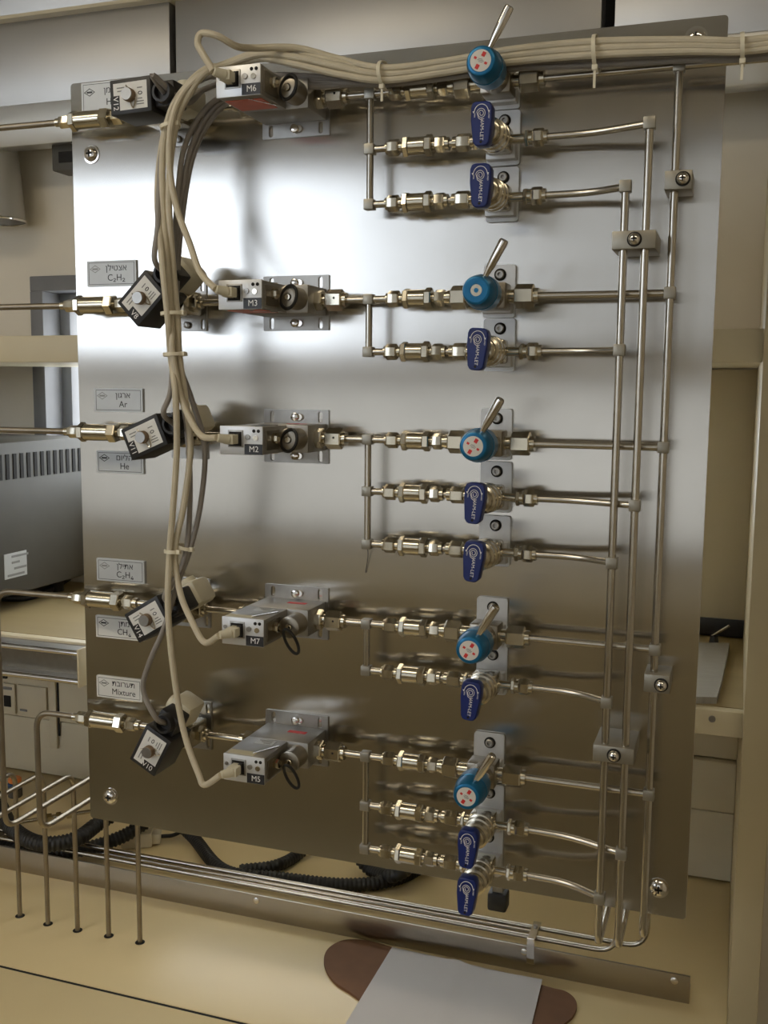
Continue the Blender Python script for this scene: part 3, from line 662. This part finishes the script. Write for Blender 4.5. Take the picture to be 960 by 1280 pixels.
# ---------- outlet tubes
def tubething(name, pts, r, m, label, cat, group=None, fr=.015, n=12):
    return solid(name, MB().tube(fillet(pts, fr), r, n), m, label, cat, group)
BT = [[2, 1], [1], [2, 1], [1], [2, 1]]
for i in range(5):
    x1 = 1.15 if i == 0 else XT3
    tubething('outlet_tube', [(XV + .04, -D0, ROWZ[i]), (x1, -D0, ROWZ[i])], RT_, 'tube_steel', 'straight steel outlet tube right of the blue knob on the %s row' % TAGS[i], 'tube', 'outlet tubes')
    for j, z in enumerate(BR[i]):
        xt = XT2 if BT[i][j] == 2 else XT1
        tubething('outlet_tube', [(XV + .045, -D0, z), (.604, -D0 - .002, z), (xt, -D1, z)], RT_ * .95, 'tube_steel', 'bent steel outlet tube right of the %sball valve on the %s row' % ('' if len(BR[i]) == 1 else BRN[i][j] + ' ', TAGS[i]), 'tube', 'outlet tubes', .02)
# ---------- collector uprights
def collector(x, d, ztop, zbot, joints, label):
    t = thing('collector_tube', label, 'tube', (x, -d, zbot), 'collector tubes')
    pts = [(0, 0, ztop - zbot), (0, 0, 0), (0, .34, 0)]
    MB().tube(fillet(pts, .012), RT_ * 1.06, 14).build('tube', 'tube_steel', t)
    for z in joints:
        mb = MB(); teeblock(mb, (0, 0, z - zbot), .0108); mb.build('joint_block', 'clamp_alu', t)
collector(XT1, D1, BR[0][1], -.016, [BR[0][1], BR[1][0], BR[2][1], BR[3][0], BR[4][1]], 'shortest upright collector tube, next to the ball valves')
collector(XT2, D1, BR[0][0], -.016, [BR[0][0], BR[2][0], BR[4][0]], 'middle upright collector tube sharing clamps with its neighbour')
collector(XT3, D0, ROWZ[0], -.012, ROWZ, 'tallest upright collector tube, close to the panel edge')
def clampblk(x0, x1, z0, z1, sx, sz, d, label):
    t = thing('tube_clamp', label, 'clamp', ((x0 + x1) / 2, 0, z0), 'tube clamps')
    w_, h_ = x1 - x0, z1 - z0
    MB().box((0, -d / 2 + .0005, h_ / 2), (w_, d - .001, h_), .0008).build('block', 'clamp_alu', t)
    o = MB().lathe((sx - (x0 + x1) / 2, -d + .001, sz - z0), (0, -1, 0), [(0, .0068), (.0012, .0068), (.0012, .0060)], 20).build('washer', 'dark_hole', t)
    phillips(None, t, (sx - (x0 + x1) / 2, -d + .0005, sz - z0), .0056, washer=False)
clampblk(.628, .6675, .669, .6855, .6485, .6775, .058, 'double clamp block on the collector tubes below the M6 branches')
clampblk(.627, .6665, .178, .1945, .6475, .186, .058, 'double clamp block on the collector tubes above the M5 row')
clampblk(.6715, .696, .7235, .7405, .6880, .7325, .040, 'single clamp block on the tallest collector tube, level with the M6 branches')
clampblk(.6715, .696, .2475, .2655, .6880, .2560, .040, 'single clamp block on the tallest collector tube just below the M7 row')

# ================================================================== CABLES
def cable(px, r, m, label, group='signal cables', pre=(), post=(), name='signal_cable'):
    pts = [Vector(p) for p in pre] + [atd(*p) for p in px] + [Vector(p) for p in post]
    return solid(name, MB().tube(spline(pts, 8), r, 10), m, label, 'cable', group)
RC, RG = .0034, .0029
def plug(i):
    p = PLUG[i]; t = thing('cable_plug', 'cream modular plug pushed into the port of %s' % TAGS[i], 'plug', p, 'modular plugs')
    MB().box((0, -.008, 0), (.0115, .018, .0095), .001).build('body', 'cream_plug', t)
    MB().cyl((0, -.015, 0), (-.008, -.024, -.001 if i > 2 else .002), .0052, .0042, n=14, ch=.0006).build('boot', 'cream_plug', t)
    MB().box((.004, -.003, .0), (.004, .006, .0105)).build('latch', 'black_plastic', t)
    return p + Vector((-.008, -.024, -.001 if i > 2 else .002))
PE = [plug(i) for i in range(5)]
OY = (0, 6.5, 12.5, 3.5, 9.5); OD = (.062, .061, .060, .054, .053)
TOPR = lambda k: [(1010, 40 + OY[k], OD[k]), (930, 51 + OY[k], OD[k]), (860, 50 + OY[k] * 1.1, OD[k]), (745, 52 + OY[k] * 1.3, OD[k]), (640, 62 + OY[k] * 1.2, OD[k] - .005), (560, 76 + OY[k] * 1.1, OD[k] - .006), (480, 85 + OY[k] * 1.2, OD[k])]
over = lambda k: TOPR(k) + [(425, 73 + 1.6 * OY[k], OD[k] + .004), (370, 62 + 1.5 * OY[k], OD[k] + .006), (325, 62 + .9 * OY[k], .066 - .004 * k), (285, 76 + .7 * OY[k], .07 - .004 * k), (256, 92, .085)]
cable(TOPR(0) + [(425, 74, .056), (370, 60, .065), (318, 60, .085), (296, 58, .11), (272, 45, .125), (252, 42, .128), (247, 54, .13), (254, 68, .132)], RC, 'cream_cable', 'cream cable looping over into the plug of M6', post=[PE[0]])
cable(over(1) + [(228, 118, .094), (214, 156, .1), (212, 210, .1), (221, 260, .1), (237, 304, .108), (250, 340, .122)], RC, 'cream_cable', 'cream cable branching from the bundle to M3', post=[PE[1]])
cable(over(2) + [(222, 122, .09), (206, 170, .094), (203, 240, .098), (209, 330, .104), (215, 410, .106), (216, 442, .106), (226, 495, .106), (241, 530, .112), (254, 546, .122)], RC, 'cream_cable', 'cream cable branching from the bundle to M2', post=[PE[2]])
cable(over(3) + [(236, 118, .09), (219, 160, .094), (211, 240, .098), (216, 330, .098), (222, 400, .1), (224, 442, .098), (232, 500, .098), (238, 560, .098), (230, 630, .1), (219, 688, .1), (225, 740, .104), (240, 777, .112), (256, 803, .122)], RC, 'cream_cable', 'cream cable branching from the bundle to M7', post=[PE[3]])
cable([(258, 86, .072), (230, 112, .086), (207, 160, .088), (197, 240, .096), (203, 330, .111), (210, 400, .112), (213, 442, .100), (219, 490, .112), (221, 560, .108), (216, 640, .106), (212, 690, .106), (210, 760, .112), (217, 840, .112), (230, 915, .112), (248, 967, .122), (256, 981, .126)], RC, 'cream_cable', 'longest cream cable reaching down to M5', pre=[atd(*p) for p in over(4)[:-1]], post=[PE[4]])
GD = (.044, .040, .043, .039, .036)
gtop = lambda k: [(1010, 60 + 3 * (k % 3), GD[k]), (930, 68 + 3 * (k % 3), GD[k]), (860, 69 + 3 * (k % 3), GD[k]), (745, 74 + 3.4 * (k % 3), GD[k]), (640, 80 + 3 * (k % 3), GD[k]), (560, 92 + 2.5 * (k % 3), GD[k]), (480, 99 + 3 * (k % 3), GD[k]), (400, 96 + 3 * k, .046), (340, 94 + 4 * k, .047 - .001 * k)]
def gl_in(i): return [GL[i] + Vector((-.001, -.018, .012)), GL[i]]
cable(gtop(0) + [(290, 100, .045), (255, 112, .06), (232, 128, .075)], RG, 'grey_cable', 'grey cable entering the gland of V12', post=gl_in(0))
cable(gtop(1) + [(262, 96, .07), (226, 124, .08), (205, 170, .088), (199, 235, .098), (197, 285, .106)], RG, 'grey_cable', 'grey cable entering the gland of V8', post=gl_in(1))
cable(gtop(2) + [(282, 118, .05), (250, 145, .06), (229, 190, .07), (221, 260, .08), (216, 340, .092), (216, 440, .096), (213, 490, .104)], RG, 'grey_cable', 'grey cable entering the gland of V11', post=gl_in(2))
cable(gtop(3) + [(285, 122, .045), (256, 150, .055), (236, 195, .065), (224, 270, .075), (219, 350, .088), (219, 440, .09), (229, 500, .088), (237, 580, .088), (236, 660, .09), (228, 706, .096)], RG, 'grey_cable', 'grey cable entering the gland of V14', post=gl_in(3))
cable(gtop(4) + [(292, 124, .04), (262, 152, .05), (240, 200, .06), (227, 280, .07), (221, 360, .084), (221, 440, .086), (240, 500, .082), (256, 560, .082), (250, 635, .084), (236, 692, .09), (222, 730, .098), (205, 785, .106), (186, 830, .108), (179, 862, .108)], RG, 'grey_cable', 'grey cable bowing out to the gland of V10', post=gl_in(4))
def tie(px, py, d, rx, ry, axis, label, tail=0.0):
    c = atd(px, py, d); t = thing('cable_tie', label, 'cable tie', c, 'cable ties')
    a = Vector(axis).normalized(); x, y = frame(a); 
    if abs(x.y) > abs(y.y): x, y = y, x
    ring = [x * rx * math.cos(k * PI / 12) + y * ry * math.sin(k * PI / 12) for k in range(24)]
    mb = MB(); vs = []; fs = []
    for k, p in enumerate(ring):
        q = p.normalized() * .0012
        vs += [p - a * .0018, p + a * .0018, p + q + a * .0018, p + q - a * .0018]
    for k in range(24):
        o = k * 4; n2 = ((k + 1) % 24) * 4
        for e in range(4): fs.append((o + e, o + (e + 1) % 4, n2 + (e + 1) % 4, n2 + e))
    mb.add(vs, fs); mb.build('strap', 'tie_nylon', t)
    hd = x * rx * (1 if tail >= 0 else -1) * (1 if x.z >= 0 or not tail else -1) + Vector((0, -.003 - (.007 if tail else 0), 0))
    MB().box(hd, (.0052, .0045, .0046), .0006).build('head', 'tie_nylon', t)
    if tail: MB().box(hd + Vector((0, 0, tail / 2)), (.0022, .001, abs(tail))).build('tail', 'tie_nylon', t)
tie(481, 95, .050, .0125, .0195, (1, 0, .05), 'nylon tie round the top bundle above the M6 check valve', -.014)
tie(745, 67, .050, .0150, .0195, (1, 0, .05), 'nylon tie on the top bundle right of the M6 knob', -.018)
tie(928, 62, .050, .0125, .0195, (1, 0, .05), 'nylon tie on the top bundle beyond the panel edge', -.016)
tie(213, 158, .092, .0095, .0095, (-.2, 0, 1), 'nylon tie on the hanging bundle below V12')
tie(217, 392, .1, .012, .013, (-.05, 0, 1), 'nylon tie on the hanging bundle beside V8')
tie(219, 443, .098, .011, .0125, (-.05, 0, 1), 'nylon tie on the hanging bundle between M3 and M2 rows')
tie(216, 689, .103, .0085, .007, (0, 0, 1), 'nylon tie on the two cream cables above V14')
tie(232, 684, .09, .0085, .008, (.2, 0, 1), 'nylon tie on the two grey cables above V14')

# ================================================================== BENCH-LEVEL THINGS
# two tubes running behind the rail, rising behind the panel
for k, (xe_, yy, zz, lab) in enumerate(((.622, .322, ZB + .046, 'thin steel tube along the rail, the nearer one'), (.660, .349, ZB + .046, 'thin steel tube along the rail, the one behind it'))):
    tubething('bench_tube', [(-1.0, yy, zz), (xe_, yy, zz), (xe_, yy, -.05), (xe_, yy - .02, .10), (xe_, .26, .10)], RT_, 'tube_steel', lab, 'tube', 'tubes along the rail', .03)
tubething('bench_tube', [(-1.0, .395, ZB + .012), (.5, .395, ZB + .012)], RT_, 'tube_steel', 'thin steel tube lying on the bench behind the rail pair', 'tube', 'tubes along the rail')
c = atZ(663, 1197, ZB + .024)
t = thing('tube_strap', 'small bright steel strap holding the tubes to the rail', 'bracket', (c.x, .3065, ZB + .015))
MB().box((0, 0, .0185), (.011, .0025, .037), .0005).build('upright', 'chrome', t)
MB().box((0, .024, .0362), (.011, .050, .0025), .0005).build('top', 'chrome', t)
MB().cyl((0, .034, .037), (0, .034, .0395), .0032, n=14).build('screw', 'satin_steel', t)
def hose(pts, r, label):
    P = spline([Vector(p) for p in pts], 40); L_ = [0]
    for a, b in zip(P, P[1:]): L_.append(L_[-1] + (b - a).length)
    N = int(L_[-1] / .0018); out = []; j = 0
    for k in range(N + 1):
        s = L_[-1] * k / N
        while j < len(L_) - 2 and L_[j + 1] < s: j += 1
        f = (s - L_[j]) / max(1e-9, L_[j + 1] - L_[j]); out.append(P[j].lerp(P[j + 1], min(1, f)))
    return solid('corrugated_hose', MB().tube(out, r, 16, rf=lambda i: r if (i // 2) % 2 else r * .86), 'black_rubber', label, 'hose', 'corrugated hoses', ang=80)
B = lambda x, y, h=.012: atZ(x, y, ZB + h)
hose([B(-30, 965, .09), B(-4, 1000, .07), B(14, 1034, .066), B(48, 1054, .065), B(92, 1050, .066), B(125, 1028, .075), B(170, 1000, .11)], .0135, 'black corrugated hose curling up behind the inlet tubes')
hose([B(-40, 1040, .02), B(20, 1062, .022), B(80, 1066, .022), B(150, 1047, .03), B(200, 1015, .06)], .0125, 'black corrugated hose lying flat behind the inlet tubes')
hose([B(200, 1010, .05), B(240, 1045), B(280, 1088), B(350, 1098), B(430, 1106), B(490, 1100), B(530, 1082), B(560, 1060, .05)], .0112, 'long black corrugated hose sagging below the panel edge')
hose([B(300, 1088), B(345, 1082), B(375, 1066), B(400, 1040, .04)], .0105, 'short black corrugated hose crossing behind the long one')
hose([B(440, 1060, .04), B(465, 1088), B(500, 1092, .03), B(540, 1050, .05)], .0115, 'black corrugated hose end looping under the panel')
# pale plug lying on the bench
c = B(172, 1056, .0); t = thing('power_plug', 'pale grey plug lying on the bench under the panel', 'plug', (c.x, c.y, ZB)); t.rotation_euler.z = .45
MB().box((0, 0, .014), (.055, .034, .028), .004).build('body', 'trunk_plastic', t)
MB().box((.034, 0, .014), (.016, .024, .020), .003).build('grip', 'trunk_plastic', t)
MB().tube(spline([(.04, 0, .014), (.07, .01, .014), (.11, .05, .03), (.13, .12, .06)]), .0035, 10).build('cord', 'black_rubber', t)
# coupling behind the inlet tubes
t = thing('tube_coupling', 'hex tube coupling on a tube behind the inlet tubes', 'coupling', B(75, 1020, .03)); t.rotation_euler.z = .75
mb = MB().hexn((-.028, 0, 0), (-.014, 0, 0), .014).build('nut', 'nickel', t); MB().cyl((-.014, 0, 0), (.016, 0, 0), .005).build('neck', 'nickel', t)
MB().hexn((-.007, 0, 0), (.002, 0, 0), .014).build('nut', 'nickel', t); MB().hexn((.012, 0, 0), (.024, 0, 0), .014).build('nut', 'nickel', t)
MB().cyl((-.12, 0, 0), (.30, 0, 0), RT_).build('tube', 'tube_steel', t)
for x in (-.10, .22): MB().box((x, 0, -.015), (.008, .012, .031)).build('support', 'satin_steel', t)
c = B(4, 1012, .0)
t = thing('bottle_cap', 'orange and blue cap standing at the back of the bench', 'cap', (c.x - .02, c.y + .06, ZB))
MB().cyl((0, 0, 0), (0, 0, .018), .014, ch=.002).build('body', 'box_grey', t); MB().cyl((0, 0, .018), (0, 0, .03), .014, ch=.002).build('blue_band', 'cap_blue', t); MB().cyl((0, 0, .03), (0, 0, .04), .013, ch=.002).build('orange_top', 'orange', t)
# black block below the panel
c = atY(623, 1124, .05)
t = thing('rubber_foot', 'small black block hanging just below the panel edge', 'block', (c.x, .05, c.z))
MB().box((0, 0, 0), (.022, .02, .022), .003).build('pad', 'black_rubber', t); MB().box((0, -.0, .03), (.012, .012, .05)).build('stem', 'satin_steel', t); MB().box((0, -.024, .05), (.012, .046, .008)).build('arm', 'satin_steel', t)
# cardboard with a paper sheet on it
zc = ZB
P_ = [(405, 1200), (412, 1187), (430, 1178), (455, 1178), (480, 1184), (520, 1196), (600, 1216), (660, 1230), (690, 1238), (706, 1242), (717, 1250), (721, 1260), (717, 1272), (705, 1283), (680, 1300), (600, 1330), (520, 1320), (460, 1262), (440, 1245), (420, 1232), (408, 1216)]
q = [atZ(x, y, zc) for x, y in P_]; q = spline(q[-1:] + q + q[:2], 5)[5:-6]; n_ = len(q)
mb = MB().add([(p.x, p.y, zc) for p in q] + [(p.x, p.y, zc + .004) for p in q], [tuple(range(n_))[::-1], tuple(range(n_, 2 * n_))] + [(i, (i + 1) % n_, n_ + (i + 1) % n_, n_ + i) for i in range(n_)])
solid('cardboard_piece', mb, 'cardboard', 'brown round-ended cardboard piece under the white sheet', 'cardboard', smooth=False)
A, Bq, Cq, Dq = [atZ(x, y, zc + .006) for x, y in ((490, 1184), (678, 1225), (664, 1284), (430, 1284))]
Cq = Bq + (Cq - Bq) * 2.2; Dq = A + (Dq - A) * 2.2
mb = MB(); N = 24; vs = []
for i in range(N + 1):
    for j in range(N + 1):
        s, r_ = i / N, j / N; p = A.lerp(Bq, s).lerp(Dq.lerp(Cq, s), r_)
        vs.append((p.x, p.y, zc + .0062 + .0016 * math.sin(7 * s + 3 * r_) * math.sin(5 * r_ + s) + .003 * math.exp(-((s - .45 - .1 * r_) / .05) ** 2)))
fs = [(i * (N + 1) + j, (i + 1) * (N + 1) + j, (i + 1) * (N + 1) + j + 1, i * (N + 1) + j + 1) for i in range(N) for j in range(N)]
top = [(x, y, z - .0004) for x, y, z in vs]; o_ = len(vs)
mb.add(vs + top, fs + [tuple(i + o_ for i in f)[::-1] for f in fs])
solid('paper_sheet', mb, 'paper', 'white crinkled paper sheet on the brown cardboard', 'paper')
# right of the side panel: hose and box
c = atY(962, 850, .5)
solid('grey_hose', MB().tube(spline([Vector((.86, .3, .16)), Vector((.845, .3, .08)), Vector((.86, .3, 0)), Vector((.90, .3, -.04)), Vector((.96, .3, -.05))]), .006, 12), 'satin_steel', 'grey braided hose right of the tall side panel', 'hose')
# dark furniture behind the photographer, mirrored dimly in the steel
solid('low_cabinet', MB().box((-.6, YF + .3, (ZF - .16) / 2), (3.6, .55, -.16 - ZF), .01), 'dark_wood', 'long tan wooden cabinet below the big window', 'cabinet')
